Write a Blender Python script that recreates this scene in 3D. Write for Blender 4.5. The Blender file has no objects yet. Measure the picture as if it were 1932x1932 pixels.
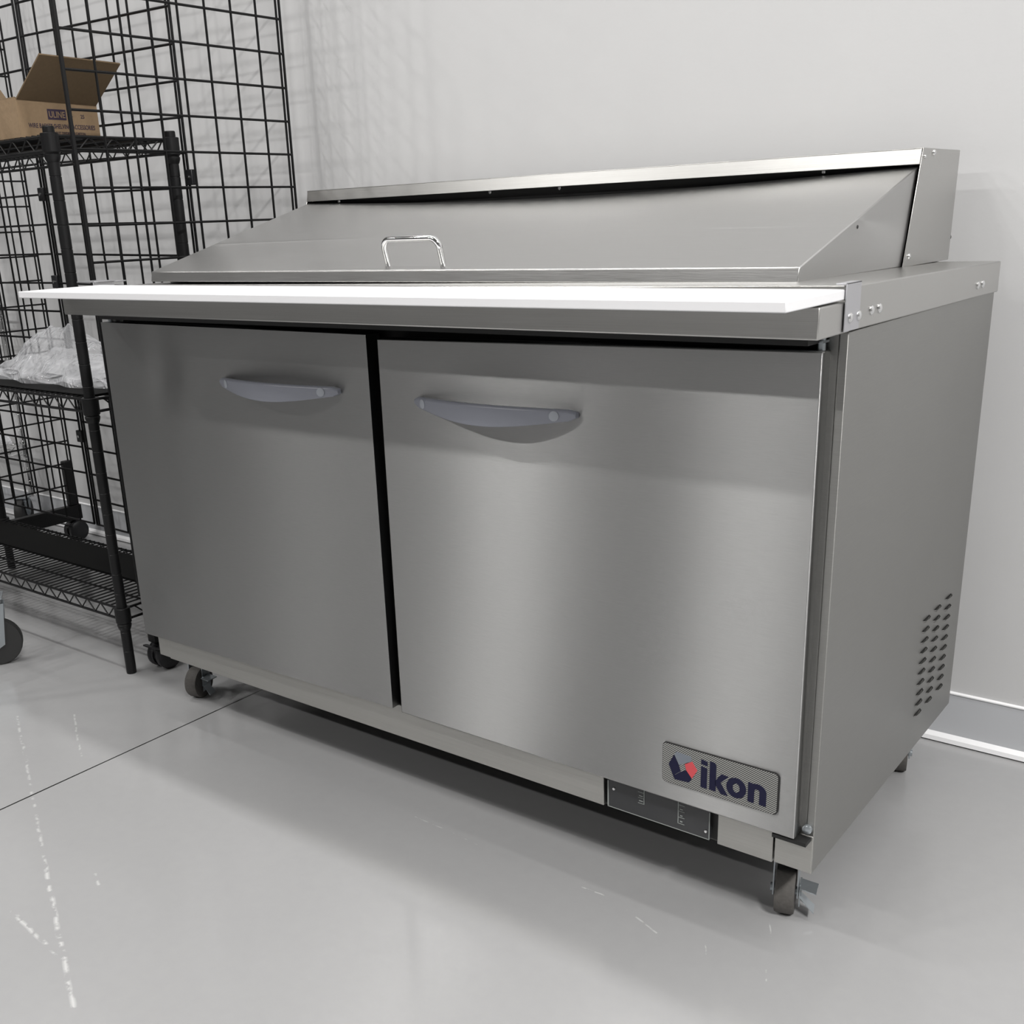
import bpy, bmesh, math, random
from mathutils import Vector, Matrix
random.seed(7)
C = bpy.context.scene.collection
PI = math.pi

# ------------------------------------------------------------------ materials
def new_mat(name):
    m = bpy.data.materials.new(name); m.use_nodes = True
    nt = m.node_tree; b = nt.nodes['Principled BSDF']
    return m, nt, b
def plain(name, col, rough=.5, metal=0., spec=None, bump=0., bscale=60., var=0.):
    m, nt, b = new_mat(name)
    b.inputs['Base Color'].default_value = (*col, 1); b.inputs['Roughness'].default_value = rough
    b.inputs['Metallic'].default_value = metal
    if spec is not None: b.inputs['Specular IOR Level'].default_value = spec
    tc = nt.nodes.new('ShaderNodeTexCoord')
    n = nt.nodes.new('ShaderNodeTexNoise'); n.inputs['Scale'].default_value = bscale; n.inputs['Detail'].default_value = 4
    nt.links.new(tc.outputs['Object'], n.inputs['Vector'])
    if bump:
        bp = nt.nodes.new('ShaderNodeBump'); bp.inputs['Strength'].default_value = bump; bp.inputs['Distance'].default_value = .002
        nt.links.new(n.outputs['Fac'], bp.inputs['Height']); nt.links.new(bp.outputs['Normal'], b.inputs['Normal'])
    if var:
        mx = nt.nodes.new('ShaderNodeMix'); mx.data_type = 'RGBA'
        mx.inputs['A'].default_value = (*[c * (1 - var) for c in col], 1)
        mx.inputs['B'].default_value = (*[min(1, c * (1 + var)) for c in col], 1)
        nt.links.new(n.outputs['Fac'], mx.inputs['Factor']); nt.links.new(mx.outputs['Result'], b.inputs['Base Color'])
    return m
def steel(name, col, rough, aniso, axis='Z', rot=.25, stretch=(3, 3, 400), warp=.0, streak=None):
    """brushed stainless steel: grain along the stretched noise, highlights drawn out across the grain"""
    m, nt, b = new_mat(name); N = nt.nodes; L = nt.links
    b.inputs['Metallic'].default_value = 1
    b.inputs['Anisotropic'].default_value = aniso; b.inputs['Anisotropic Rotation'].default_value = rot
    tg = N.new('ShaderNodeTangent'); tg.direction_type = 'RADIAL'; tg.axis = axis
    L.new(tg.outputs['Tangent'], b.inputs['Tangent'])
    tc = N.new('ShaderNodeTexCoord'); mp = N.new('ShaderNodeMapping'); mp.inputs['Scale'].default_value = stretch
    L.new(tc.outputs['Object'], mp.inputs['Vector'])
    n = N.new('ShaderNodeTexNoise'); n.inputs['Scale'].default_value = 2.2; n.inputs['Detail'].default_value = 5; n.inputs['Roughness'].default_value = .7
    L.new(mp.outputs['Vector'], n.inputs['Vector'])
    n2 = N.new('ShaderNodeTexNoise'); n2.inputs['Scale'].default_value = 4; n2.inputs['Detail'].default_value = 3
    L.new(tc.outputs['Object'], n2.inputs['Vector'])
    r1 = N.new('ShaderNodeMapRange'); r1.inputs['To Min'].default_value = rough - .05; r1.inputs['To Max'].default_value = rough + .07
    L.new(n.outputs['Fac'], r1.inputs['Value'])
    ad = N.new('ShaderNodeMath'); ad.operation = 'MULTIPLY_ADD'; ad.inputs[1].default_value = .08
    L.new(n2.outputs['Fac'], ad.inputs[0]); L.new(r1.outputs['Result'], ad.inputs[2]); L.new(ad.outputs[0], b.inputs['Roughness'])
    mx = N.new('ShaderNodeMix'); mx.data_type = 'RGBA'
    mx.inputs['A'].default_value = (*[c * .86 for c in col], 1); mx.inputs['B'].default_value = (*[min(1, c * 1.14) for c in col], 1)
    L.new(n.outputs['Fac'], mx.inputs['Factor']); L.new(mx.outputs['Result'], b.inputs['Base Color'])
    bp = N.new('ShaderNodeBump'); bp.inputs['Strength'].default_value = .12; bp.inputs['Distance'].default_value = .0006
    if warp:
        n3 = N.new('ShaderNodeTexNoise'); n3.inputs['Scale'].default_value = 2.2; n3.inputs['Detail'].default_value = 1
        L.new(tc.outputs['Object'], n3.inputs['Vector'])
        b2 = N.new('ShaderNodeBump'); b2.inputs['Strength'].default_value = warp; b2.inputs['Distance'].default_value = .02
        L.new(n3.outputs['Fac'], b2.inputs['Height']); L.new(b2.outputs['Normal'], bp.inputs['Normal'])
    L.new(n.outputs['Fac'], bp.inputs['Height']); L.new(bp.outputs['Normal'], b.inputs['Normal'])
    if streak:                                   # long highlights across the grain
        g = N.new('ShaderNodeBsdfAnisotropic'); g.inputs['Roughness'].default_value = streak[0]; g.inputs['Anisotropy'].default_value = streak[1]
        L.new(tg.outputs['Tangent'], g.inputs['Tangent']); L.new(mx.outputs['Result'], g.inputs['Color']); L.new(bp.outputs['Normal'], g.inputs['Normal'])
        ms = N.new('ShaderNodeMixShader'); ms.inputs['Fac'].default_value = streak[2]
        L.new(b.outputs['BSDF'], ms.inputs[1]); L.new(g.outputs['BSDF'], ms.inputs[2])
        L.new(ms.outputs['Shader'], N['Material Output'].inputs['Surface'])
    return m

M = {}
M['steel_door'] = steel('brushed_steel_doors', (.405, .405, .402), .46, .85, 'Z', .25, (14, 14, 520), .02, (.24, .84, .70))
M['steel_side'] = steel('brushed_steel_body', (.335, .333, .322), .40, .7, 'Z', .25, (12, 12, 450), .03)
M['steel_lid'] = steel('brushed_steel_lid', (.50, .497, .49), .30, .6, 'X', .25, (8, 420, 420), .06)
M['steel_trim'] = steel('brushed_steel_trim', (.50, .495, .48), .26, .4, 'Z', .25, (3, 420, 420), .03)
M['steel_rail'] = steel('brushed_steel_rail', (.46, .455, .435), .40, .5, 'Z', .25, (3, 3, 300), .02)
M['screw'] = plain('zinc_screws', (.72, .72, .72), .22, 1.)
M['chrome'] = plain('polished_chrome', (.80, .80, .80), .10, 1.)
M['zinc'] = plain('zinc_plated_steel', (.42, .455, .48), .28, .75, bump=.05)
M['satin'] = plain('satin_bracket_metal', (.50, .50, .52), .42, .8)
M['dark'] = plain('gasket_and_shade_black', (.012, .012, .012), .6)
M['inside'] = plain('shade_black_metal', (.014, .014, .014), .6, .2)  # near-black, so the underside and recesses carry painted shade
M['handle'] = plain('grey_handle_plastic', (.24, .25, .29), .33, bump=.02)
M['handle_cap'] = plain('light_grey_screw_cap', (.36, .38, .42), .4)
M['board'] = plain('white_polyethylene', (.80, .80, .815), .38, bump=.04, bscale=200)
M['rubber'] = plain('dark_rubber_tread', (.075, .07, .065), .75, bump=.4, bscale=150, var=.3)
M['black_rubber'] = plain('black_rubber', (.022, .022, .022), .6, bump=.1)
M['black_plastic'] = plain('black_plastic', (.014, .014, .016), .4)
M['black_coat'] = plain('black_powder_coat', (.007, .007, .0075), .42, spec=.3, bump=.03, bscale=300)
M['black_grid'] = plain('black_enamel_wire', (.006, .006, .0065), .40, spec=.25)
M['liner'] = plain('black_shelf_liner', (.006, .006, .006), .7, spec=.12, bump=.05)
M['card'] = plain('kraft_cardboard', (.275, .19, .112), .85, bump=.15, bscale=120, var=.12)
M['card_shade'] = plain('kraft_cardboard_shaded', (.14, .095, .052), .9, bump=.15, bscale=120, var=.12)  # flap cardboard, its shade put into a darker colour
M['ink'] = plain('dark_purple_ink', (.035, .022, .045), .8)
M['navy'] = plain('navy_enamel', (.007, .007, .030), .45, spec=.25)
M['red'] = plain('red_enamel', (.55, .065, .075), .35)
M['slate'] = plain('slate_grey_enamel', (.16, .18, .21), .35)
M['panel'] = plain('smoked_panel', (.028, .029, .031), .18)
M['panel_line'] = plain('panel_print', (.26, .28, .27), .5)
M['base_board'] = plain('grey_vinyl_baseboard', (.50, .51, .53), .45)
M['base_edge'] = plain('white_baseboard_edge', (.86, .86, .87), .4)

def plate_mat():
    m, nt, b = new_mat('hatched_nameplate'); N = nt.nodes; L = nt.links
    tc = N.new('ShaderNodeTexCoord'); mp = N.new('ShaderNodeMapping'); mp.inputs['Rotation'].default_value = (0, math.radians(-48), 0)
    L.new(tc.outputs['Object'], mp.inputs['Vector'])
    w = N.new('ShaderNodeTexWave'); w.bands_direction = 'X'; w.inputs['Scale'].default_value = 125
    L.new(mp.outputs['Vector'], w.inputs['Vector'])
    cr = N.new('ShaderNodeValToRGB'); cr.color_ramp.elements[0].position = .35; cr.color_ramp.elements[0].color = (.035, .035, .034, 1)
    cr.color_ramp.elements[1].position = .65; cr.color_ramp.elements[1].color = (.36, .36, .345, 1)
    L.new(w.outputs['Fac'], cr.inputs['Fac']); L.new(cr.outputs['Color'], b.inputs['Base Color'])
    b.inputs['Metallic'].default_value = .1; b.inputs['Roughness'].default_value = .45; b.inputs['Specular IOR Level'].default_value = .3
    return m
M['plate'] = plate_mat()

def film_mat():
    m, nt, b = new_mat('clear_plastic_film'); N = nt.nodes; L = nt.links
    b.inputs['Base Color'].default_value = (.90, .91, .94, 1); b.inputs['Roughness'].default_value = .07
    b.inputs['Specular IOR Level'].default_value = .9
    tr = N.new('ShaderNodeBsdfTransparent'); mx = N.new('ShaderNodeMixShader')
    fr = N.new('ShaderNodeLayerWeight'); fr.inputs['Blend'].default_value = .45
    mr = N.new('ShaderNodeMapRange'); mr.inputs['To Min'].default_value = .10; mr.inputs['To Max'].default_value = .62
    L.new(fr.outputs['Facing'], mr.inputs['Value']); L.new(mr.outputs['Result'], mx.inputs['Fac'])
    L.new(tr.outputs['BSDF'], mx.inputs[1]); L.new(b.outputs['BSDF'], mx.inputs[2])
    L.new(mx.outputs['Shader'], nt.nodes['Material Output'].inputs['Surface'])
    tc = N.new('ShaderNodeTexCoord'); n = N.new('ShaderNodeTexNoise'); n.inputs['Scale'].default_value = 17; n.inputs['Detail'].default_value = 2; n.inputs['Distortion'].default_value = 1.2
    L.new(tc.outputs['Object'], n.inputs['Vector'])
    bp = N.new('ShaderNodeBump'); bp.inputs['Strength'].default_value = 1.; bp.inputs['Distance'].default_value = .02
    L.new(n.outputs['Fac'], bp.inputs['Height']); L.new(bp.outputs['Normal'], b.inputs['Normal'])
    return m
M['film'] = film_mat()

def wall_mat():
    m, nt, b = new_mat('painted_white_wall'); N = nt.nodes; L = nt.links
    tc = N.new('ShaderNodeTexCoord')
    n = N.new('ShaderNodeTexNoise'); n.inputs['Scale'].default_value = 3.5; n.inputs['Detail'].default_value = 6; n.inputs['Roughness'].default_value = .6
    L.new(tc.outputs['Object'], n.inputs['Vector'])
    mx = N.new('ShaderNodeMix'); mx.data_type = 'RGBA'
    mx.inputs['A'].default_value = (.545, .545, .55, 1); mx.inputs['B'].default_value = (.585, .585, .585, 1)
    L.new(n.outputs['Fac'], mx.inputs['Factor']); L.new(mx.outputs['Result'], b.inputs['Base Color'])
    b.inputs['Roughness'].default_value = .55
    n2 = N.new('ShaderNodeTexNoise'); n2.inputs['Scale'].default_value = 160; n2.inputs['Detail'].default_value = 2
    L.new(tc.outputs['Object'], n2.inputs['Vector'])
    bp = N.new('ShaderNodeBump'); bp.inputs['Strength'].default_value = .06; bp.inputs['Distance'].default_value = .002
    L.new(n2.outputs['Fac'], bp.inputs['Height']); L.new(bp.outputs['Normal'], b.inputs['Normal'])
    return m
M['wall'] = wall_mat()
M['wall_plain'] = plain('painted_grey_wall', (.14, .14, .14), .6)
M['ceiling'] = plain('white_ceiling', (.22, .22, .22), .8)

def floor_mat(scratches):
    m, nt, b = new_mat('polished_grey_concrete'); N = nt.nodes; L = nt.links
    def math_(op, a, bb=None, c=None, clamp=False):
        n = N.new('ShaderNodeMath'); n.operation = op; n.use_clamp = clamp
        for i, v in enumerate((a, bb, c)):
            if v is None: continue
            if isinstance(v, (int, float)): n.inputs[i].default_value = v
            else: L.new(v, n.inputs[i])
        return n.outputs[0]
    geo = N.new('ShaderNodeNewGeometry'); sp = N.new('ShaderNodeSeparateXYZ'); L.new(geo.outputs['Position'], sp.inputs[0])
    x, y = sp.outputs['X'], sp.outputs['Y']
    n = N.new('ShaderNodeTexNoise'); n.inputs['Scale'].default_value = 1.6; n.inputs['Detail'].default_value = 7; n.inputs['Roughness'].default_value = .6
    L.new(geo.outputs['Position'], n.inputs['Vector'])
    nf = N.new('ShaderNodeTexNoise'); nf.inputs['Scale'].default_value = 45; nf.inputs['Detail'].default_value = 5
    L.new(geo.outputs['Position'], nf.inputs['Vector'])
    mx = N.new('ShaderNodeMix'); mx.data_type = 'RGBA'
    mx.inputs['A'].default_value = (.30, .30, .305, 1); mx.inputs['B'].default_value = (.36, .36, .36, 1)
    f = math_('ADD', math_('MULTIPLY', n.outputs['Fac'], .65), math_('MULTIPLY', nf.outputs['Fac'], .35), clamp=True)
    L.new(f, mx.inputs['Factor'])
    # pale scuffs and scratches worn into the floor
    ns = N.new('ShaderNodeTexNoise'); ns.inputs['Scale'].default_value = 55; ns.inputs['Detail'].default_value = 4
    L.new(geo.outputs['Position'], ns.inputs['Vector'])
    nw = N.new('ShaderNodeTexNoise'); nw.inputs['Scale'].default_value = 14; nw.inputs['Detail'].default_value = 2
    L.new(geo.outputs['Position'], nw.inputs['Vector'])
    wob = math_('MULTIPLY', math_('SUBTRACT', nw.outputs['Fac'], .5), .012)
    tot = None
    for (ax, ay, bx, by, w, s) in scratches:
        dx, dy = bx - ax, by - ay; l2 = dx * dx + dy * dy; ln = math.sqrt(l2)
        t = math_('DIVIDE', math_('ADD', math_('MULTIPLY', math_('SUBTRACT', x, ax), dx), math_('MULTIPLY', math_('SUBTRACT', y, ay), dy)), l2)
        d = math_('DIVIDE', math_('SUBTRACT', math_('MULTIPLY', math_('SUBTRACT', x, ax), dy), math_('MULTIPLY', math_('SUBTRACT', y, ay), dx)), ln)
        d = math_('ABSOLUTE', math_('ADD', d, wob))
        line = math_('SUBTRACT', 1, math_('DIVIDE', d, w), clamp=True)
        ins = math_('MULTIPLY', math_('GREATER_THAN', t, 0), math_('LESS_THAN', t, 1))
        v = math_('MULTIPLY', math_('MULTIPLY', line, ins), s)
        tot = v if tot is None else math_('MAXIMUM', tot, v)
    brk = math_('MULTIPLY', math_('SUBTRACT', ns.outputs['Fac'], .47), 9, clamp=True)
    msk = math_('MULTIPLY', math_('MULTIPLY', tot, brk), .42)
    m2 = N.new('ShaderNodeMix'); m2.data_type = 'RGBA'; m2.inputs['B'].default_value = (.85, .85, .84, 1)
    L.new(msk, m2.inputs['Factor']); L.new(mx.outputs['Result'], m2.inputs['A'])
    # saw-cut control joint
    j = math_('LESS_THAN', math_('ABSOLUTE', math_('ADD', x, 1.4675)), .0022)
    m3 = N.new('ShaderNodeMix'); m3.data_type = 'RGBA'; m3.inputs['B'].default_value = (.02, .02, .02, 1)
    L.new(j, m3.inputs['Factor']); L.new(m2.outputs['Result'], m3.inputs['A'])
    L.new(m3.outputs['Result'], b.inputs['Base Color'])
    rg = N.new('ShaderNodeMapRange'); rg.inputs['To Min'].default_value = .08; rg.inputs['To Max'].default_value = .24
    L.new(n.outputs['Fac'], rg.inputs['Value']); L.new(rg.outputs['Result'], b.inputs['Roughness'])
    b.inputs['Specular IOR Level'].default_value = .75
    n4 = N.new('ShaderNodeTexNoise'); n4.inputs['Scale'].default_value = 5; n4.inputs['Detail'].default_value = 3
    L.new(geo.outputs['Position'], n4.inputs['Vector'])
    bp = N.new('ShaderNodeBump'); bp.inputs['Strength'].default_value = .04; bp.inputs['Distance'].default_value = .01
    L.new(n4.outputs['Fac'], bp.inputs['Height']); L.new(bp.outputs['Normal'], b.inputs['Normal'])
    return m

# ------------------------------------------------------------------ mesh builder
class MB:
    def __init__(s): s.v = []; s.f = []; s.mi = []; s.sm = []; s.cur = 0; s.smooth = False
    def mat(s, i): s.cur = i; return s
    def add(s, vs, fs, smooth=None):
        o = len(s.v); s.v += [tuple(p) for p in vs]
        for f in fs:
            s.f.append(tuple(i + o for i in f)); s.mi.append(s.cur); s.sm.append(s.smooth if smooth is None else smooth)
        return s
    def hexa(s, a):           # a: 4 bottom (ccw from above), 4 top
        return s.add(a, [(3, 2, 1, 0), (4, 5, 6, 7), (0, 1, 5, 4), (1, 2, 6, 5), (2, 3, 7, 6), (3, 0, 4, 7)])
    def box(s, x0, x1, y0, y1, z0, z1):
        return s.hexa([(x0, y0, z0), (x1, y0, z0), (x1, y1, z0), (x0, y1, z0), (x0, y0, z1), (x1, y0, z1), (x1, y1, z1), (x0, y1, z1)])
    def prism(s, poly, axis, a, b):
        n = len(poly)
        def P(p, t):
            return {'x': (t, p[0], p[1]), 'y': (p[0], t, p[1]), 'z': (p[0], p[1], t)}[axis]
        vs = [P(p, a) for p in poly] + [P(p, b) for p in poly]
        fs = [tuple(range(n))[::-1], tuple(range(n, 2 * n))] + [(i, (i + 1) % n, n + (i + 1) % n, n + i) for i in range(n)]
        return s.add(vs, fs)
    def tube(s, pts, r, n=8, caps=True, closed=False):
        pts = [Vector(p) for p in pts]; m = len(pts); rs = r if isinstance(r, (list, tuple)) else [r] * m
        vs = []; up = None
        for i, p in enumerate(pts):
            if closed: d = pts[(i + 1) % m] - pts[i - 1]
            else: d = (pts[min(i + 1, m - 1)] - pts[max(i - 1, 0)])
            d.normalize()
            if up is None:
                up = Vector((0, 0, 1)) if abs(d.z) < .9 else Vector((1, 0, 0))
            a = d.cross(up); a.normalize(); bb = a.cross(d); up = bb
            for k in range(n):
                t = 2 * PI * k / n; vs.append(p + (a * math.cos(t) + bb * math.sin(t)) * rs[i])
        fs = []
        for i in range(m if closed else m - 1):
            for k in range(n):
                a0 = i * n + k; a1 = i * n + (k + 1) % n; j = (i + 1) % m
                fs.append((a0, j * n + k, j * n + (k + 1) % n, a1))
        s.add(vs, fs, smooth=n > 6)
        if caps and not closed:
            o = len(s.v) - len(vs)
            s.f.append(tuple(o + k for k in range(n))); s.mi.append(s.cur); s.sm.append(False)
            s.f.append(tuple(o + (m - 1) * n + k for k in range(n))[::-1]); s.mi.append(s.cur); s.sm.append(False)
        return s
    def rod(s, a, b, r, n=6): return s.tube([a, b], r, n)
    def lathe(s, prof, c, axis='z', n=24, rot=None):
        """prof: list of (radius, height) along axis from c"""
        vs = []
        for (r, h) in prof:
            for k in range(n):
                t = 2 * PI * k / n; a, bb = r * math.cos(t), r * math.sin(t)
                vs.append({'z': (a, bb, h), 'x': (h, a, bb), 'y': (bb, h, a)}[axis])
        if rot is not None: vs = [rot @ Vector(p) for p in vs]
        vs = [(p[0] + c[0], p[1] + c[1], p[2] + c[2]) for p in vs]
        fs = []
        for i in range(len(prof) - 1):
            for k in range(n): fs.append((i * n + k, i * n + (k + 1) % n, (i + 1) * n + (k + 1) % n, (i + 1) * n + k))
        s.add(vs, fs, smooth=True)
        o = len(s.v) - len(vs)
        for base, rev in ((0, True), ((len(prof) - 1) * n, False)):
            f = tuple(o + base + k for k in range(n)); s.f.append(f[::-1] if rev else f); s.mi.append(s.cur); s.sm.append(False)
        return s
    def grid(s, nu, nv, fn, smooth=True):
        vs = [fn(i / nu, j / nv) for j in range(nv + 1) for i in range(nu + 1)]
        fs = [(j * (nu + 1) + i, j * (nu + 1) + i + 1, (j + 1) * (nu + 1) + i + 1, (j + 1) * (nu + 1) + i) for j in range(nv) for i in range(nu)]
        return s.add(vs, fs, smooth)
    def xf(s, mat):
        s.v = [tuple(mat @ Vector(p)) for p in s.v]; return s
    def build(s, name, mats, parent=None, origin=(0, 0, 0), bevel=0., seg=2, fixn=True):
        me = bpy.data.meshes.new(name); o3 = Vector(origin)
        if parent is not None:
            p = parent; o3 = Vector((0, 0, 0))
            while p is not None: o3 += p.location; p = p.parent
        me.from_pydata([tuple(Vector(p) - o3) for p in s.v], [], s.f); 
        if not isinstance(mats, (list, tuple)): mats = [mats]
        for m in mats: me.materials.append(m)
        me.polygons.foreach_set('material_index', s.mi); me.polygons.foreach_set('use_smooth', s.sm)
        if fixn:
            bm = bmesh.new(); bm.from_mesh(me); bmesh.ops.recalc_face_normals(bm, faces=bm.faces); bm.to_mesh(me); bm.free()
        me.update(); me.set_sharp_from_angle(angle=math.radians(38))
        o = bpy.data.objects.new(name, me); C.objects.link(o)
        if parent is not None: o.parent = parent
        else: o.location = o3
        if bevel:
            bv = o.modifiers.new('bevel', 'BEVEL'); bv.width = bevel; bv.segments = seg; bv.limit_method = 'ANGLE'; bv.angle_limit = math.radians(35)
            bv.harden_normals = False
        return o
def empty(name, loc):
    o = bpy.data.objects.new(name, None); C.objects.link(o); o.location = loc; o.empty_display_size = .05
    return o
def tag(o, label, cat=None, group=None, kind=None):
    if label: o['label'] = label
    if cat: o['category'] = cat
    if group: o['group'] = group
    if kind: o['kind'] = kind
    return o
def structure(o, label=None):
    o['kind'] = 'structure'
    if label: o['label'] = label
    return o

# ------------------------------------------------------------------ the room
WY = .863          # back wall plane
XL, XR, YF, ZC = -9.0, 6.0, -9.0, 4.8
scr = [(-1.851, -.192, -1.206, -.506, .0045, .75), (-1.206, -.506, -.827, -.689, .0055, 1), (-1.133, -.614, -.944, -.637, .005, .9),
       (-1.742, -.11, -1.534, -.223, .0035, .7), (-1.11, -.468, -1.072, -.485, .004, .8), (-.762, .002, -.601, -.007, .002, .6),
       (-.378, -.008, -.333, -.010, .0018, 1), (-.283, -.022, -.213, -.047, .0022, .8), (-.08, .078, -.066, .046, .0015, .9),
       (-.143, -.019, -.127, -.05, .0015, .8), (-.039, -.03, -.028, -.055, .0015, .9)]
structure(MB().box(XL, XR, YF, WY + .1, -.1, 0).build('floor', floor_mat(scr)), 'polished grey concrete floor with one saw-cut joint')
structure(MB().box(XL, XR, WY, WY + .1, 0, ZC).build('wall_back', M['wall']), 'pale painted wall behind the steel counter')
structure(MB().box(XL - .1, XL, YF, WY + .1, 0, ZC).build('wall_left', M['wall_plain']))
structure(MB().box(XR, XR + .1, YF, WY + .1, 0, ZC).build('wall_right', M['wall_plain']))
structure(MB().box(XL, XR, YF - .1, YF, 0, ZC).build('wall_front', M['wall_plain']))
structure(MB().box(XL, XR, YF, WY + .1, ZC, ZC + .1).build('ceiling', M['ceiling']))
bb = MB().mat(0).box(XL, XR, WY - .004, WY - .0002, .004, .110)
bb.mat(1).prism([(WY - .006, .110), (WY - .006, .1125), (WY - .0002, .1145), (WY - .0002, .110)], 'x', XL, XR)
bb.mat(1).prism([(WY - .016, .003), (WY - .014, .012), (WY - .004, .019), (WY - .004, .003)], 'x', XL, XR)
bb.mat(2).box(XL, XR, WY - .013, WY - .0002, .0005, .003)
structure(bb.build('baseboard_back', [M['base_board'], M['base_edge'], M['dark']]), 'grey vinyl baseboard with white edges along the wall')

# ------------------------------------------------------------------ refrigerated prep table
FR = empty('prep_table_refrigerator', (-.777, .36, 0))
tag(FR, 'long stainless steel two-door sandwich prep refrigerator on casters against the wall', 'refrigerator')
XB0 = -1.557
# cabinet shell: side panels, back, floor plate, face frame, dark interior face
cb = MB()
cb.mat(0).box(-.012, 0, .025, .722, .150, .928)
cb.box(XB0, XB0 + .012, .025, .722, .150, .928)
cb.box(XB0 + .012, -.012, .712, .722, .150, .928)
cb.box(-.034, -.012, .027, .040, .205, .925)
cb.box(XB0 + .012, XB0 + .034, .027, .040, .205, .925)
cb.mat(1).box(XB0 + .012, -.012, .055, .070, .200, .928)
cb.mat(1).box(XB0 + .012, -.012, .060, .712, .152, .160)
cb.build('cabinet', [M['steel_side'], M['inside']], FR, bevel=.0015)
# louvred vent pressed into the right side
for c, (y0, y1) in enumerate(((.482, .520), (.546, .583), (.612, .650))):
    lv = MB()
    for r in range(10):
        z = .390 - .0198 * r + (.0, .003, .0)[c] * 0
        ym = (y0 + y1) / 2
        lv.add([(.0001, y0, z + .006), (.0001, ym, z - .001), (.0001, y1, z + .006), (.0040, y0 + .006, z + .0075), (.0048, ym, z + .0075), (.0040, y1 - .006, z + .0075), (.0001, y0, z + .0085), (.0001, y1, z + .0085)],
               [(0, 1, 4, 3), (1, 2, 5, 4), (0, 3, 6), (2, 7, 5)])
        lv.mat(1).add([(.0004, y0 + .001, z + .0072), (.0004, y1 - .001, z + .0072), (.0004, y1 - .004, z + .0096), (.0004, y0 + .004, z + .0096)], [(0, 1, 2, 3)]); lv.mat(0)  # dark quad painted in for the shaded slot opening
    lv.build('louvre_vent', [M['steel_side'], M['inside']], FR)
# bottom rail (kick) with the control panel opening
kk = MB().mat(0)
kk.box(-1.515, -.353, .022, .030, .149, .216)
kk.box(-.149, -.060, .022, .030, .149, .212)
kk.box(-1.515, -.060, .030, .060, .149, .152)
kk.build('kick_panel', [M['steel_rail']], FR, bevel=.0012)
cp = MB().mat(0)
cp.prism([(-.058, .150), (-.001, .150), (-.001, .212), (-.02, .212), (-.04, .2), (-.058, .206)], 'y', .024, .036)
cp.build('corner_post', [M['steel_rail']], FR, bevel=.001)
MB().prism([(XB0 + .002, .150), (-1.517, .150), (-1.517, .206), (XB0 + .002, .206)], 'y', .024, .036).build('corner_post', [M['steel_rail']], FR, bevel=.001)
MB().box(-1.535, -.025, .05, .70, .1505, .1535).build('bottom_plate', M['inside'], FR)
ct = MB().mat(0).box(-.353, -.149, .030, .036, .150, .225)
ct.mat(1).box(-.344, -.162, .022, .0295, .1515, .222)
ctl = ct.build('control_panel', [M['dark'], M['panel']], FR); tag(ctl, 'smoked black temperature control panel')
bt = MB()
for (x0, x1, zs, lft) in ((-.288, -.277, (.206, .196, .186, .176), True), (-.216, -.205, (.196, .185, .174, .163), False)):
    for z in zs: bt.box(x0, x1, .0211, .0219, z, z + .0007)
    xx = x1 if lft else x0
    bt.box(xx - .0006, xx + .0006, .0211, .0219, zs[-1], zs[0] + .01)
bt.box(-.2125, -.2085, .0211, .0219, .1665, .1685); bt.box(-.2125, -.2085, .0211, .0219, .177, .1785); bt.box(-.213, -.208, .0211, .0219, .1885, .190)
bt.box(-.286, -.279, .0211, .0219, .180, .1815); bt.box(-.286, -.279, .0211, .0219, .189, .1905)
bt.box(-.345, -.343, .0211, .0219, .152, .2); bt.box(-.163, -.1618, .0211, .0219, .152, .2); bt.box(-.345, -.1618, .0211, .0219, .1515, .1525)
bt.build('button_outlines', M['panel_line'], ctl)
for x, z in ((-.333, .187), (-.168, .165)):
    MB().lathe([(.0028, -.0012), (.0022, -.0026)], (x, .0225, z), 'y', 10).build('panel_screw', M['screw'], ctl)

# worktop: front rail (under the board), flat top frame, side skirt
wt = MB().mat(0)
wt.hexa([(-1.559, -.082, .929), (.002, -.082, .929), (.002, .02, .929), (-1.559, .02, .929), (-1.559, -.082, .9665), (.002, -.082, .9665), (.002, .02, .9665), (-1.559, .02, .9665)])
wt.hexa([(-1.559, .0205, .928), (.003, .0205, .930), (.003, .733, .925), (-1.559, .733, .925), (-1.559, .0205, .976), (.003, .0205, .984), (.003, .733, .976), (-1.559, .733, .973)])
wt.build('worktop', [M['steel_trim']], FR, bevel=.002)
MB().box(-1.52, -.03, -.03, .05, .916, .9288).build('worktop_underframe', M['inside'], FR)

# hood at the back
hd = MB().mat(0)
HX0, HX1 = -1.522, -.0975
side = [(.529, .9775), (.784, .9765), (.794, 1.160), (.585, 1.1595)]
hd.prism(side, 'x', HX1 - .0015, HX1)
hd.prism(side, 'x', HX0, HX0 + .0015)
hd.prism([(.581, 1.1575), (.794, 1.1590), (.794, 1.1605), (.581, 1.1590)], 'x', HX0 + .0015, HX1 - .0015)
hd.prism([(.5768, 1.1345), (.5783, 1.1345), (.5830, 1.1590), (.5815, 1.1590)], 'x', HX0 + .0015, HX1 - .0015)
hd.prism([(.782, .977), (.784, .977), (.794, 1.159), (.792, 1.159)], 'x', HX0 + .0015, HX1 - .0015)
hd.mat(1).prism([(.60, .978), (.602, .978), (.606, 1.157), (.604, 1.157)], 'x', HX0 + .003, HX1 - .003)
hood = hd.build('hood', [M['steel_trim'], M['inside']], FR, bevel=.0006)
def screw_x(x, y, z, r=.0058, parent=None, h=.0035):
    b = MB().lathe([(r, 0), (r, h * .35), (r * .75, h * .8), (r * .3, h)], (x, y, z), 'x', 14)
    return b.build('screw', M['screw'], parent)
for y, z in ((.641, 1.153), (.554, .993), (.592, 1.146)): screw_x(HX1, y, z, .005 if z != 1.146 else .003, hood)
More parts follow.
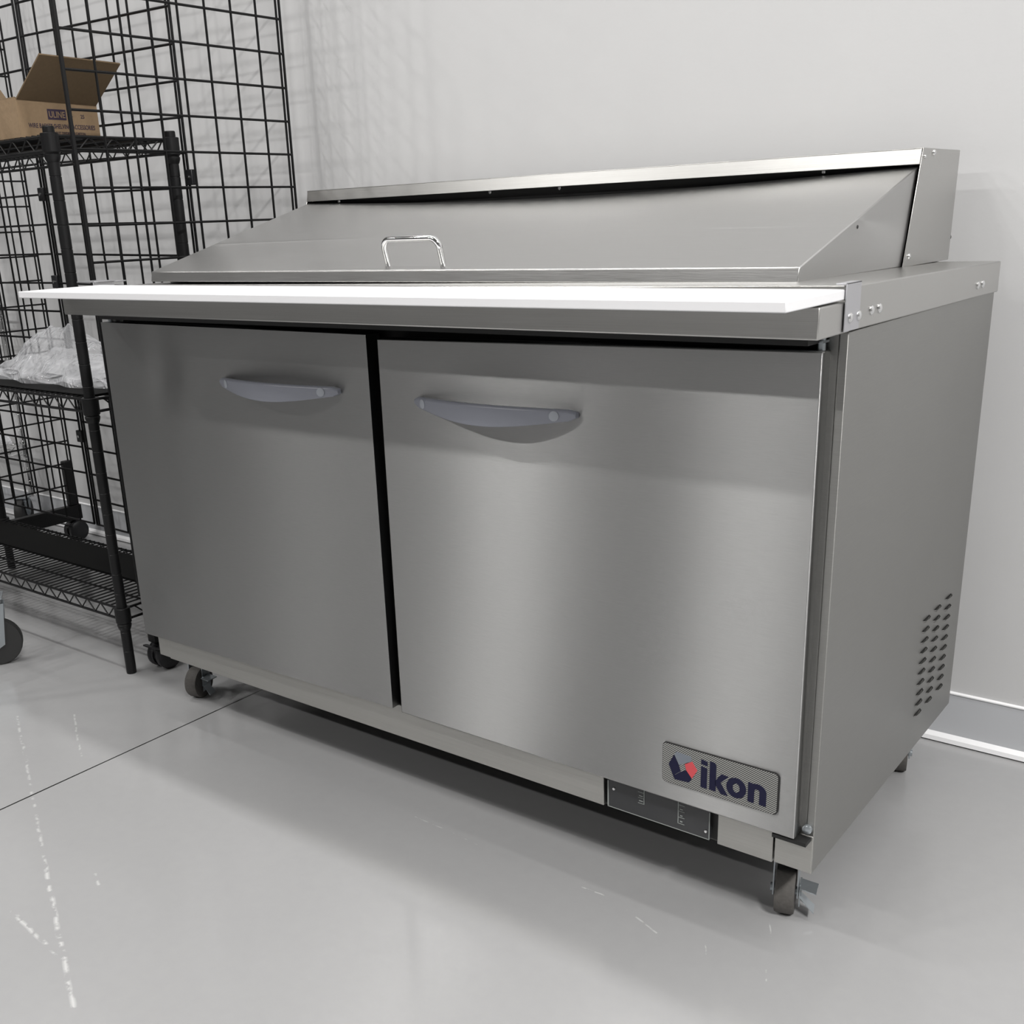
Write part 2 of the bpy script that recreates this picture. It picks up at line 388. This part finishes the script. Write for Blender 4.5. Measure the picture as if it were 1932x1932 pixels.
for z in (1.147, 1.015):
    MB().lathe([(.005, 0), (.005, .002), (.003, .004)], (HX1 - .006, .794, z), 'y', 12).build('screw', M['screw'], hood)
for x in (-1.42, -.975, -.80, -.26):
    MB().lathe([(.004, 0), (.004, .004), (.002, .006)], (x, .586, 1.1335), 'z', 10, rot=Matrix.Rotation(PI, 3, 'X')).build('screw', M['screw'], hood)

# sloping lid, slightly sagging along its rear edge
ld = MB()
LX0, LX1 = -1.522, -.1025
NX = 24
def lid_sec(t):
    x = LX0 + (LX1 - LX0) * t; sag = .014 * (1 - (2 * t - .86) ** 2 / 1.3) if 0 else .0165 * max(0, math.sin(PI * min(1, t * 1.02))) 
    return [(x, .1085, .9805), (x, .1125, 1.001), (x, .340, 1.0639 - sag * .35), (x, .583, 1.131 - sag), (x, .545, 1.0 ), (x, .537, .9775)]
secs = [lid_sec(i / NX) for i in range(NX + 1)]
k = len(secs[0]); vs = [p for s_ in secs for p in s_]
fs = []
for i in range(NX):
    for j in range(k): fs.append((i * k + j, (i + 1) * k + j, (i + 1) * k + (j + 1) % k, i * k + (j + 1) % k))
fs += [tuple(range(k)), tuple(NX * k + j for j in range(k))[::-1]]
ld.add(vs, fs)
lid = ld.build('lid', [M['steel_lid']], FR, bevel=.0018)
MB().box(LX0 + .01, LX1 - .006, .15, .53, .9762, .9806).build('lid_gasket', M['dark'], lid)
MB().lathe([(.0028, 0), (.0025, .0008)], (LX1, .320, 1.046), 'x', 12).build('plug', M['dark'], lid)
# lid handle: bent round bar
hp = []
def arc(c, r, a0, a1, n=6): return [(c[0] + r * math.cos(a0 + (a1 - a0) * i / n), c[1] + r * math.sin(a0 + (a1 - a0) * i / n)) for i in range(n + 1)]
hw, hh, hr = .0645, .047, .017
prof = [(-hw, 0)] + arc((-hw + hr, hh - hr), hr, PI, PI / 2) + arc((hw - hr, hh - hr), hr, PI / 2, 0) + [(hw, 0)]
nrm = Vector((0, -.266, .964))
for u, h in prof:
    p = Vector((-.800, .135, 1.0062)) + Vector((u, -u * .03, 0)) + nrm * h; hp.append(p)
MB().tube(hp, .0055, 12).build('lid_handle', M['chrome'], lid)

# doors -----------------------------------------------------------------
def door(name, tl, tr, bl, br, dent=None):
    d = MB(); dep = .034; nu, nv = (30, 30) if dent else (1, 1)
    def fr(u, v):
        x = (bl[0] * (1 - u) + br[0] * u) * (1 - v) + (tl[0] * (1 - u) + tr[0] * u) * v
        z = (bl[1] * (1 - u) + br[1] * u) * (1 - v) + (tl[1] * (1 - u) + tr[1] * u) * v
        y = 0
        if dent:
            for (cx, cz, rx, rz, a) in dent: y += a * math.exp(-((x - cx) / rx) ** 2 - ((z - cz) / rz) ** 2)
        return (x, y, z)
    d.mat(0).hexa([(bl[0], .0006, bl[1]), (br[0], .0006, br[1]), (br[0], dep, br[1]), (bl[0], dep, bl[1]), (tl[0], .0006, tl[1]), (tr[0], .0006, tr[1]), (tr[0], dep, tr[1]), (tl[0], dep, tl[1])]) if not dent else None
    if dent:
        g0 = len(d.v); d.grid(nu, nv, fr)
        rim = [i for i in range(nu + 1)] + [(j + 1) * (nu + 1) + nu for j in range(nv)] + [nv * (nu + 1) + nu - 1 - i for i in range(nu)] + [(nv - 1 - j) * (nu + 1) for j in range(nv - 1)]
        n0 = len(d.v)
        for i in rim: p = d.v[i]; d.v.append((p[0], dep, p[2]))
        n = len(rim)
        for i in range(n):
            d.f.append((rim[i], rim[(i + 1) % n], n0 + (i + 1) % n, n0 + i)); d.mi.append(0); d.sm.append(False)
        d.f.append(tuple(n0 + i for i in range(n))); d.mi.append(0); d.sm.append(False)
    o = d.build('door', [M['steel_door']], FR, bevel=0 if dent else .0018)
    g = MB().box(bl[0] + .02, br[0] - .018, dep, .0548, bl[1] + .015, tl[1] - .015)
    g.build('door_gasket', M['dark'], o)
    return o
DL = door('door', (-1.562, .906), (-.801, .903), (-1.565, .208), (-.799, .219), [(-1.37, .82, .035, .07, .004), (-1.30, .80, .03, .04, -.002)])
DR = door('door', (-.777, .8975), (-.0225, .906), (-.778, .2155), (-.0205, .2135))
tag(DL, 'left steel door, dented near its upper left corner'); tag(DR, 'right steel door carrying the nameplate')
# pull handles: bowed plastic bars, deepest in the middle
def pull(x0, x1, zc, parent, caps):
    h = MB(); n = 28; L_ = x1 - x0; ring = 10
    vs = []
    for i in range(n + 1):
        t = i / n; s_ = math.sin(PI * t); e = min(1, .55 + 14 * min(t, 1 - t))
        x = x0 + L_ * t
        yo = -.0085 - .036 * s_ ** .9                      # outer face bows away from the door
        top = .0070 + .0035 * s_ ; bot = -.0085 - .0145 * s_ ** 1.2
        top *= min(1, e * 1.0); bot *= min(1, e * 1.0)
        th = .010
        sec = [(yo, bot + .003), (yo + .0015, bot), (yo + th, bot), (yo + th, top), (yo + .003, top), (yo, top - .003)]
        vs += [(x, y, zc + z) for y, z in sec]
    k = 6
    fs = [(i * k + j, i * k + (j + 1) % k, (i + 1) * k + (j + 1) % k, (i + 1) * k + j) for i in range(n) for j in range(k)]
    fs += [tuple(range(k))[::-1], tuple(n * k + j for j in range(k))]
    h.add(vs, fs, smooth=False)
    o = h.build('door_handle', M['handle'], parent, bevel=.001)
    for x in (x0 + .010, x1 - .010):
        MB().box(x - .008, x + .008, -.006, -.0002, zc - .0045, zc + .0045).build('handle_foot', M['handle'], o)
    for x in caps:
        t = (x - x0) / L_; yo = -.0085 - .036 * math.sin(PI * t) ** .9
        dy = -.036 * .9 * PI / L_ * math.cos(PI * t) * math.sin(PI * t) ** -.1
        ang = math.atan2(dy, 1)
        MB().lathe([(.0075, .001), (.0075, -.0010), (.0066, -.0014)], (x, yo - .0002, zc - .0015), 'y', 20, rot=Matrix.Rotation(ang, 3, 'Z')).build('screw_cap', M['handle_cap'], o)
    return o
pull(-1.186, -.869, .806, DL, (-1.150, -.899))
pull(-.694, -.381, .8015, DR, (-.666, -.411))
# nameplate with logo and lettering (flat plate, raised print)
PX0, PX1, PZ0, PZ1 = -.2315, -.0475, .2465, .3115
def pq(u, v): return (PX0 + (PX1 - PX0) * u, PZ1 - (PZ1 - PZ0) * v)
pl = MB(); r = .006; rp = []
for (cx, cz, a0) in ((PX1 - r, PZ1 - r, 0), (PX0 + r, PZ1 - r, PI / 2), (PX0 + r, PZ0 + r, PI), (PX1 - r, PZ0 + r, 1.5 * PI)):
    rp += [(cx + r * math.cos(a0 + PI / 2 * i / 5), cz + r * math.sin(a0 + PI / 2 * i / 5)) for i in range(6)]
pl.mat(0).prism(rp, 'y', -.0036, -.0006)
cx_, cz_ = (PX0 + PX1) / 2, (PZ0 + PZ1) / 2
pl.mat(4).prism([(cx_ + (x - cx_) * 1.010, cz_ + (z - cz_) * 1.03) for x, z in rp], 'y', -.0026, .0004)  # larger dark backing, paints the shadow line round the plate
def shape(pts, mi, y0=-.0044):
    pl.mat(mi).prism([pq(*p) for p in pts], 'y', y0, -.0035)
shape([(.109, .226), (.126, .145), (.258, .169), (.266, .278), (.203, .385), (.154, .470)], 3)
shape([(.206, .400), (.270, .285), (.318, .479), (.272, .720), (.220, .546)], 2)
shape([(.218, .556), (.270, .732), (.248, .843), (.116, .868), (.116, .760), (.168, .634)], 1)
shape([(.105, .238), (.150, .480), (.167, .622), (.116, .745), (.112, .85), (.058, .51)], 1)
shape([(.352, .150), (.405, .180), (.408, .285), (.352, .268)], 1)
shape([(.352, .325), (.405, .350), (.405, .870), (.352, .860)], 1)
shape([(.429, .140), (.470, .150), (.484, .200), (.484, .870), (.429, .860)], 1)
shape([(.480, .590), (.529, .385), (.592, .400), (.525, .610), (.590, .890), (.530, .885), (.480, .690)], 1)
def ring_shape(cu, cv, ro, ri, a0, a1, mi, n=28, y0=-.0044):
    vs = []; 
    for i in range(n + 1):
        a = a0 + (a1 - a0) * i / n
        for (ru, rv) in (ro, ri):
            x, z = pq(cu + ru * math.cos(a), cv - rv * math.sin(a)); vs += [(x, y0, z), (x, -.0035, z)]
    fs = []
    for i in range(n):
        b0 = i * 4; b1 = b0 + 4
        fs += [(b0, b1, b1 + 2, b0 + 2), (b0, b0 + 1, b1 + 1, b1), (b0 + 2, b1 + 2, b1 + 3, b0 + 3)]
    pl.mat(mi).add(vs, fs)
ring_shape(.661, .620, (.084, .250), (.031, .120), 0, 2 * PI, 1)
shape([(.761, .375), (.813, .390), (.813, .865), (.761, .858)], 1)
ring_shape(.837, .560, (.077, .190), (.022, .065), 0, PI * .98, 1, 16, -.0045)
shape([(.858, .555), (.914, .555), (.914, .870), (.858, .860)], 1)
pl.build('nameplate', [M['plate'], M['navy'], M['red'], M['slate'], M['dark']], DR)
# hinges
for x, par in ((-.060, DR), (-1.530, DL)):
    MB().box(x - .045, x + .035, .006, .050, .9155, .9185).build('hinge_plate', M['zinc'], par)
    MB().lathe([(.005, 0), (.005, .018)], (x + (.03 if x > -1 else -.02), .016, .9045), 'z', 12).build('hinge_pin', M['zinc'], par)
for x in (-.115, -.085, -.025, -1.53, -1.48):
    MB().lathe([(.005, 0), (.005, -.003), (.003, -.005)], (x, .05, .9225), 'y', 12).build('screw', M['screw'], FR)
MB().prism([(-.055, .2105), (-.004, .2105), (-.004, .2045), (-.055, .2045)], 'y', .004, .045).build('hinge_plate', M['inside'], DR)
MB().lathe([(.007, 0), (.007, -.010), (.004, -.012)], (-.010, .030, .223), 'y', 14).build('hinge_pin', M['zinc'], DR)
# board brackets and skirt screws
for sx, x0 in ((1, .003), (-1, -1.559)):
    b = MB()
    b.box(*(sorted((x0, x0 + sx * .0018))), -.006, .044, .931, .9885)
    b.box(*(sorted((x0 + sx * .0018, x0 - sx * (.012 if sx > 0 else .006)))), -.006, .044, .9867, .9885)
    if sx < 0: b.box(-1.66, -1.5608, .02, .075, .984, .9865)
    br = b.build('board_bracket', M['satin'], FR, bevel=.0006); tag(br, None)
    for y in (.010, .040) if sx > 0 else (): screw_x(.0048, y, .947, .0062, br)
for y in (.091, .121, .596, .625): screw_x(.003, y, .949 if y < .2 else .945, .0062, FR)

def caster(parent, x, y, ang, H, R, W, wheel_m, fork_m, brake=True, trail=.018, fw=1.):
    """swivel caster: plate, fork, wheel; ang = heading of the wheel axis"""
    rot = Matrix.Translation((x, y, 0)) @ Matrix.Rotation(ang, 4, 'Z')
    f = MB().mat(0)
    f.box(-W * 1.1, W * 1.1, -W * 1.1 + trail, W * 1.1 + trail, H - .004, H - .0005)
    f.lathe([(W * .9, 0), (W * 1.0, .010), (W * .8, .016)], (0, trail, H - .022), 'z', 18)
    for s_ in (-1, 1):
        xx = s_ * (W / 2 + .004)
        f.prism([(trail - .022 * fw, H - .02), (trail + .022 * fw, H - .02), (.013 * fw, R - .006), (0, R - .006 - .008 * fw), (-.013 * fw, R - .006)], 'x', xx - .0011, xx + .0011)
    f.box(-W / 2 - .005, W / 2 + .005, trail - .022, trail + .022, H - .0225, H - .020)
    fo = f.xf(rot).build('caster', fork_m, parent)
    w = MB().mat(0).lathe([(R * .80, -W / 2), (R * .96, -W / 2), (R, -W / 2 + .004), (R, W / 2 - .004), (R * .96, W / 2), (R * .80, W / 2)], (0, 0, R), 'x', 36)
    w.xf(rot).build('wheel', wheel_m, fo)
    a = MB().lathe([(.007, -W / 2 - .009), (.007, W / 2 + .009)], (0, 0, R), 'x', 12)
    a.xf(rot).build('axle_bolt', fork_m, fo)
    if brake:
        b = MB(); xx = W / 2 + .0065
        b.prism([(-.016, R - .018), (.014, R - .014), (.016, R + .016), (-.012, R + .020)], 'x', xx, xx + .0018)
        b.hexa([(xx, -.020, R + .0165), (xx + .026, -.028, R + .016), (xx + .028, .006, R + .014), (xx, .010, R + .0165), (xx, -.020, R + .0185), (xx + .026, -.028, R + .0178), (xx + .028, .006, R + .0158), (xx, .010, R + .0185)])
        b.hexa([(xx, -.014, R - .004), (xx + .024, -.024, R - .022), (xx + .024, .0, R - .022), (xx, .006, R - .004), (xx, -.014, R - .002), (xx + .024, -.024, R - .020), (xx + .024, .0, R - .020), (xx, .006, R - .002)])
        b.xf(rot).build('brake_lever', M['zinc'], fo)
    return fo
CA = math.radians(17)
caster(FR, -.075, .125, CA, .150, .0385, .030, M['rubber'], M['zinc'])
caster(FR, -1.570, .130, CA, .150, .0385, .030, M['rubber'], M['zinc'])
caster(FR, -.075, .690, CA, .150, .0385, .030, M['rubber'], M['zinc'], False)
caster(FR, -1.50, .660, CA, .150, .0385, .030, M['rubber'], M['zinc'], False)

# ------------------------------------------------------------------ cutting board (lies on the front rail)
MBb = MB().prism([(-.1786, .9687), (.0030, .9687), (.0030, .9812), (-.1786, .9812)], 'x', -1.550, .0015)
tag(MBb.build('cutting_board', M['board'], None, (-.775, -.09, .9687), bevel=.0015), 'long white plastic cutting board along the front of the steel refrigerator', 'cutting board')

# ------------------------------------------------------------------ black wire shelving
def wire_rack(name, label, x0, x1, y0, y1, shelves, top, coat, post_m, group=None, casters=None, liner=(), foot0=0.):
    root = empty(name, ((x0 + x1) / 2, (y0 + y1) / 2, 0)); tag(root, label, 'shelving rack', group)
    rp = .0130
    for i, (px, py) in enumerate(((x1, y0), (x1, y1), (x0, y0), (x0, y1))):
        pr = [(rp * .96, foot0)]; z = foot0 + .012
        while z < top - .02:
            pr += [(rp, z), (rp, z + .0495), (rp * .93, z + .0505), (rp * .93, z + .0515)]; z += .052
        pr += [(rp, top - .008), (rp * 1.08, top - .008), (rp * 1.08, top - .001), (rp * .9, top)]
        MB().lathe(pr, (px, py, 0), 'z', 16).build('post', post_m, root)
    for sz in shelves:                                  # sz = height of the upper rail
        sh = MB(); zt, zb = sz - .0035, sz - .033; r = .0035
        for (a, b) in (((x0, y0), (x1, y0)), ((x0, y1), (x1, y1)), ((x0, y0), (x0, y1)), ((x1, y0), (x1, y1))):
            for z in (zt, zb): sh.rod((*a, z), (*b, z), r, 8)
            ln = math.hypot(b[0] - a[0], b[1] - a[1]); n = max(2, round((ln - .07) / .031)); n += n % 2
            pts = []
            for q in range(n + 1):
                t = (.035 + (ln - .07) * q / n) / ln
                pts.append((a[0] + (b[0] - a[0]) * t, a[1] + (b[1] - a[1]) * t, zt if q % 2 == 0 else zb))
            sh.tube(pts, .0022, 5)
        nw = int((x1 - x0) / .0235)
        for q in range(1, nw):
            x = x0 + (x1 - x0) * q / nw; sh.rod((x, y0, sz), (x, y1, sz), .0021, 5)
        for q in (1, 2, 3):
            y = y0 + (y1 - y0) * q / 4; sh.rod((x0, y, zt - .003), (x1, y, zt - .003), .003, 6)
        so = sh.build('shelf', coat, root, fixn=False)
        for (px, py) in ((x1, y0), (x1, y1), (x0, y0), (x0, y1)):
            MB().lathe([(.0140, sz - .058), (.0165, sz - .052), (.0178, sz - .047), (.0178, sz - .043), (.0160, sz - .041), (.0195, sz - .037), (.0198, sz + .001), (.0185, sz + .002), (.0135, sz + .002)], (px, py, 0), 'z', 18).build('collar', coat, so)
    for (a, b, z) in liner:
        MB().box(x0 + .018, x1 - .018, a, b, z, z + .002).build('shelf_liner', M['liner'], root)
    if casters:
        for (px, py) in ((x1, y0), (x1, y1), (x0, y0), (x0, y1)):
            caster(root, px + casters[0], py + casters[1], casters[2], foot0 + .001, .0635, .030, M['black_rubber'], M['zinc'], False, .0, 1.5)
    return root
R1 = wire_rack('wire_shelving_rack', 'black wire shelving rack with plain post feet holding the open cardboard box', -3.00, -1.842, .122, .447, (1.295, .710, .178), 1.2985, M['black_coat'], M['black_coat'],
               'wire shelving racks', liner=((.135, .434, .713), (.270, .410, .1815)))
R3 = wire_rack('wire_shelving_rack', 'wire shelving rack at the left picture edge with a chrome swivel caster', -3.10, -2.202, -.500, -.030, (.42, 1.0, 1.6), 1.75, M['black_coat'], M['black_coat'],
               'wire shelving racks', casters=(.0, -.006, math.radians(-32)), foot0=.190)
R2 = wire_rack('wire_shelving_rack', 'chrome wire shelving rack behind the black mesh panels at far left', -4.35, -3.430, .420, .800, (.330, .85, 1.35), 1.50, M['chrome'], M['chrome'],
               'wire shelving racks', casters=(-.03, -.03, math.radians(40)), foot0=.125)

# ------------------------------------------------------------------ black grid-wall display fixture (H plan)
GX = -1.800; GY0, GY1 = .153, .803; GM = .478; GXC = -3.120; GXM = -2.465
GD = empty('gridwall_display', (GX, GM, 0))
tag(GD, 'tall black wire gridwall display on a caster base between rack and wall', 'display grid')
LV = [1.586 - .0810 * q for q in range(-5, 18)]; ZT, ZB = LV[0], LV[-1]
def gridwall(fx, w, n=8, rr=.0032, pair=(1, 1)):
    g = MB()
    for q in range(n + 1):
        t = w * q / n
        if q in (0, n):
            dt = .0055 if q == 0 else -.0055
            p_ = pair[0 if q == 0 else 1]
            g.rod(fx(t, ZB), fx(t, ZT), .0034 if p_ else .0052, 8)
            if p_ == 1: g.rod(fx(t + dt * 2.2, ZB), fx(t + dt * 2.2, ZT), .0032, 6)
        else: g.rod(fx(t, ZB), fx(t, ZT), rr, 6)
    for z in LV: 
        a, b = Vector(fx(0, z)), Vector(fx(w, z)); g.rod(a, b, rr, 6)
    return g
gridwall(lambda t, z: (GX, GY0 + t, z), GY1 - GY0, pair=(0, 1)).build('side_panel', M['black_grid'], GD, fixn=False)
gridwall(lambda t, z: (GXC, GY0 + t, z), GY1 - GY0, pair=(0, 1)).build('side_panel', M['black_grid'], GD, fixn=False)
gridwall(lambda t, z: (GX - .028 - t, GM, z + t * .020), .650).build('cross_panel', M['black_grid'], GD, fixn=False)
gridwall(lambda t, z: (GXM - .028 - t, GM, z + .0135), .616, pair=(2, 1)).build('cross_panel', M['black_grid'], GD, fixn=False)
def clip(x, y, z):
    MB().prism([(x - .014, z - .018), (x + .014, z - .018), (x + .014, z + .018), (x - .014, z + .018)], 'y', y - .008, y + .008).build('connector_clip', M['black_plastic'], GD, bevel=.002)
    MB().lathe([(.004, 0), (.004, -.003)], (x, y - .008, z), 'y', 10).build('clip_screw', M['screw'], GD)
for z in (1.205, .60): clip(GX - .02, GM, z)
for z in (1.195, .955, .50): clip(GXM - .026, GM, z)
for x, ys in ((GX, (.200, .755)), (GXC, (.200, .780))):
    b = MB().box(x - .014, x + .014, GY0 + .012, GY1 + .004, .078, .132)
    ob = b.build('base_channel', M['black_coat'], GD, bevel=.002)
    for y in (GY0 + .03, GY1 - .02):
        MB().box(x - .012, x + .012, y - .018, y + .018, .132, .300).build('base_upright', M['black_coat'], ob, bevel=.004)
    for y in ys:
        cr = MB().mat(0)
        for s_ in (-1, 1):
            cr.lathe([(.024, s_ * .006), (.034, s_ * .006), (.037, s_ * .012), (.037, s_ * .024), (.030, s_ * .030), (.010, s_ * .031)], (x, y, .0372), 'x', 24)
        cr.lathe([(.009, .05), (.012, .078)], (x, y, 0), 'z', 12)
        cr.box(x - .006, x + .006, y - .03, y + .026, .03, .066)
        cr.add([(x - .03, y - .03, .060), (x + .03, y - .03, .060), (x + .02, y - .048, .068), (x - .02, y - .048, .068), (x - .03, y - .03, .066), (x + .03, y - .03, .066), (x + .02, y - .048, .072), (x - .02, y - .048, .072)],
               [(0, 1, 2, 3), (4, 5, 6, 7), (0, 1, 5, 4), (1, 2, 6, 5), (2, 3, 7, 6), (3, 0, 4, 7)])
        cr.build('base_caster', M['black_plastic'], GD)

# ------------------------------------------------------------------ open cardboard box on the top shelf
BX1, BX0, BY0, BY1, BZ0, BZ1 = -1.990, -2.330, .142, .353, 1.3000, 1.383
BOX = empty('cardboard_box', ((BX0 + BX1) / 2, (BY0 + BY1) / 2, BZ0))
tag(BOX, 'open kraft cardboard box with raised flaps on top of the black wire rack', 'box')
t_ = .004
b = MB().mat(0)
b.box(BX1 - t_, BX1, BY0, BY1, BZ0, BZ1); b.box(BX0, BX0 + t_, BY0, BY1, BZ0, BZ1)
b.box(BX0 + t_, BX1 - t_, BY0, BY0 + t_, BZ0, BZ1); b.box(BX0 + t_, BX1 - t_, BY1 - t_, BY1, BZ0, BZ1)
b.box(BX0 + t_, BX1 - t_, BY0 + t_, BY1 - t_, BZ0, BZ0 + t_)
b.build('carton_body', M['card'], BOX)
def flap(p0, p1, vec, th=.0035):
    p0, p1, vec = Vector(p0), Vector(p1), Vector(vec); nn = (p1 - p0).cross(vec); nn.normalize(); nn *= th
    e0, e1 = p0 + vec, p1 + vec
    f = MB().mat(0).hexa([p0, p1, e1, e0, p0 + nn, p1 + nn, e1 + nn, e0 + nn])
    return f.build('flap', [M['card_shade']], BOX)
flap((BX1, BY0 + .002, BZ1), (BX1, BY1 - .002, BZ1 - .004), (.114, .004, .080))
flap((BX0, BY1, BZ1), (BX1 - .02, BY1, BZ1), (0, .045, .075))
flap((BX0, BY0, BZ1), (BX1 - .004, BY0, BZ1), (0, .060, -.030))
flap((BX0, BY0 + .01, BZ1), (BX0, BY1 - .01, BZ1), (-.09, 0, .09))
def text(parent, body, size, loc, mat, squash=1.):
    cu = bpy.data.curves.new('t', 'FONT'); cu.body = body; cu.size = size; cu.extrude = .0002; cu.align_x = 'CENTER'; cu.offset = size * .012
    to = bpy.data.objects.new('t', cu); C.objects.link(to)
    bpy.context.view_layer.update()
    me = bpy.data.meshes.new_from_object(to.evaluated_get(bpy.context.evaluated_depsgraph_get()))
    bpy.data.objects.remove(to); bpy.data.curves.remove(cu)
    rot = Matrix(((0, 0, 1), (1, 0, 0), (0, 1, 0))).to_4x4()       # text x -> world Y, text y -> world Z, faces +X
    w = Vector((0, 0, 0)); p = parent
    while p is not None: w += p.location; p = p.parent
    me.transform(Matrix.Translation(Vector(loc) - w) @ rot @ Matrix.Diagonal((squash, 1, 1, 1)))
    me.materials.clear(); me.materials.append(mat)
    o = bpy.data.objects.new('printed_text', me); C.objects.link(o); o.parent = parent
    return o
lg = MB().box(BX1 + .0001, BX1 + .0005, .218, .266, 1.3405, 1.3635).build('printed_logo_block', M['ink'], BOX)
text(lg, 'ULINE', .0195, (BX1 + .0008, .242, 1.3452), M['card'], .80)
text(BOX, 'S-', .012, (BX1 + .0004, .280, 1.3465), M['ink'], .9)
text(BOX, '25', .012, (BX1 + .0004, .310, 1.3460), M['ink'], .9)
text(BOX, 'WIRE BASKET SHELVING ACCESSORIES', .0140, (BX1 + .0004, .253, 1.3215), M['ink'], .72)
text(BOX, 'WIRE BASKET DIVIDER   IN CARTON', .0088, (BX1 + .0004, .260, 1.3085), M['ink'], .72)

# ------------------------------------------------------------------ clear plastic bag on the middle shelf
def crumple(name, cx, cy, rx, ry, zb, h, label, seed, mat, nx=90, ny=60, pk=((-.25, 0, .45, 1.0), (.35, .1, .5, .55), (-.8, .2, .35, .5))):
    rnd = random.Random(seed)
    fo = [(rnd.uniform(0, PI), rnd.uniform(6, 17), rnd.uniform(0, 6.28), rnd.uniform(.002, .006)) for _ in range(9)]
    def fn(u, v):
        a, b = 2 * u - 1, 2 * v - 1
        px = a * (1 - .10 * b * b); py = b * (1 - .10 * a * a)
        edge = max(0, 1 - max(abs(a), abs(b)) ** 5)
        hh = h * .30
        for (qx, qy, s_, w) in pk: hh += h * .70 * w * math.exp(-((a - qx) ** 2 + .5 * (b - qy) ** 2) / (s_ * s_))
        hh *= edge ** .5
        for (th, fr, ph, am) in fo:                         # sharp creases
            q = (a * math.cos(th) * rx + b * math.sin(th) * ry) * fr * 2.2 + ph + 1.2 * math.sin(a * 3 + b * 4 + ph)
            hh += am * (1 - abs(math.sin(q))) ** 2 * edge * (.6 + .5 * hh / h)
        ex = .010 * math.sin(b * 7 + seed) * (abs(a) > .93); ey = .012 * math.sin(a * 8 + seed * 2) * (abs(b) > .93)
        return (cx + px * rx + ex, cy + py * ry + ey, zb + hh)
    m = MB().grid(nx, ny, fn)
    m.grid(nx, ny, lambda u, v: (lambda p: (p[0], p[1], zb + .001 + (p[2] - zb) * .5 + .006 * (1 + math.sin(u * 19 + v * 13))))(fn(u, v)))
    o = m.build(name, mat, None, (cx, cy, zb), fixn=False)
    return tag(o, label, 'plastic bag', 'clear plastic bags')
crumple('plastic_bag', -2.190, .312, .300, .118, .7155, .105, 'crumpled clear plastic bag lying on the middle shelf of the black wire rack', 3, M['film'])
crumple('plastic_bag', -3.62, .640, .17, .16, .3325, .110, 'small clear plastic bag on the low chrome shelf behind the mesh panels', 8, M['film'])

# ------------------------------------------------------------------ light: ceiling lamps of the room, plus an added fill lamp at right
def lamp(x, y, sx, sy, w, z=4.6, col=(1, .985, .965)):
    l = bpy.data.lights.new('ceiling_or_fill_lamp', 'AREA'); l.shape = 'RECTANGLE'; l.size = sx; l.size_y = sy; l.energy = w; l.color = col
    o = bpy.data.objects.new('ceiling_or_fill_lamp', l); C.objects.link(o); o.location = (x, y, z); return o
lamp(.4, -.2, 8.4, .16, 208)
for x, w in ((-6.0, 40), (-4.75, 22), (-3.97, 62), (-2.12, 42)): lamp(x, -2.8, .15, .16, w)
for x, w in ((-5.3, 112), (-2.95, 95), (-1.75, 62)): lamp(x, -5.5, .17, .18, w)
lamp(3.4, -2.6, .4, 1.2, 520)  # fill lamp added to brighten the right wall, side panel and floor
wd = bpy.data.worlds.new('room_world'); bpy.context.scene.world = wd; wd.use_nodes = True
wd.node_tree.nodes['Background'].inputs['Color'].default_value = (.8, .8, .8, 1); wd.node_tree.nodes['Background'].inputs['Strength'].default_value = .05

# ------------------------------------------------------------------ camera
CAMLOC = (0.47328, -1.32076, 1.07783); CAMF = 2022.833; CAMCX = 898.576; CAMCY = 1092.551; EXPO = -0.24
cam = bpy.data.cameras.new('camera'); co = bpy.data.objects.new('camera', cam); C.objects.link(co)
yaw, pit, rol = (0.675999, -0.323099, -0.041614)
fwd = Vector((-math.sin(yaw) * math.cos(pit), math.cos(yaw) * math.cos(pit), math.sin(pit)))
right = Vector((math.cos(yaw), math.sin(yaw), 0)); up = right.cross(fwd)
r2 = right * math.cos(rol) + up * math.sin(rol); u2 = up * math.cos(rol) - right * math.sin(rol)
mw = Matrix((( r2.x, u2.x, -fwd.x, CAMLOC[0]), (r2.y, u2.y, -fwd.y, CAMLOC[1]), (r2.z, u2.z, -fwd.z, CAMLOC[2]), (0, 0, 0, 1)))
co.matrix_world = mw
cam.sensor_fit = 'HORIZONTAL'; cam.sensor_width = 36; cam.lens = CAMF / 1932 * 36
cam.shift_x = (966 - CAMCX) / 1932; cam.shift_y = (CAMCY - 966) / 1932; cam.clip_start = .02; cam.clip_end = 50
sc = bpy.context.scene; sc.camera = co
sc.view_settings.view_transform = 'Standard'; sc.view_settings.look = 'None'; sc.view_settings.gamma = 1; sc.view_settings.use_curve_mapping = False
sc.view_settings.exposure = EXPO
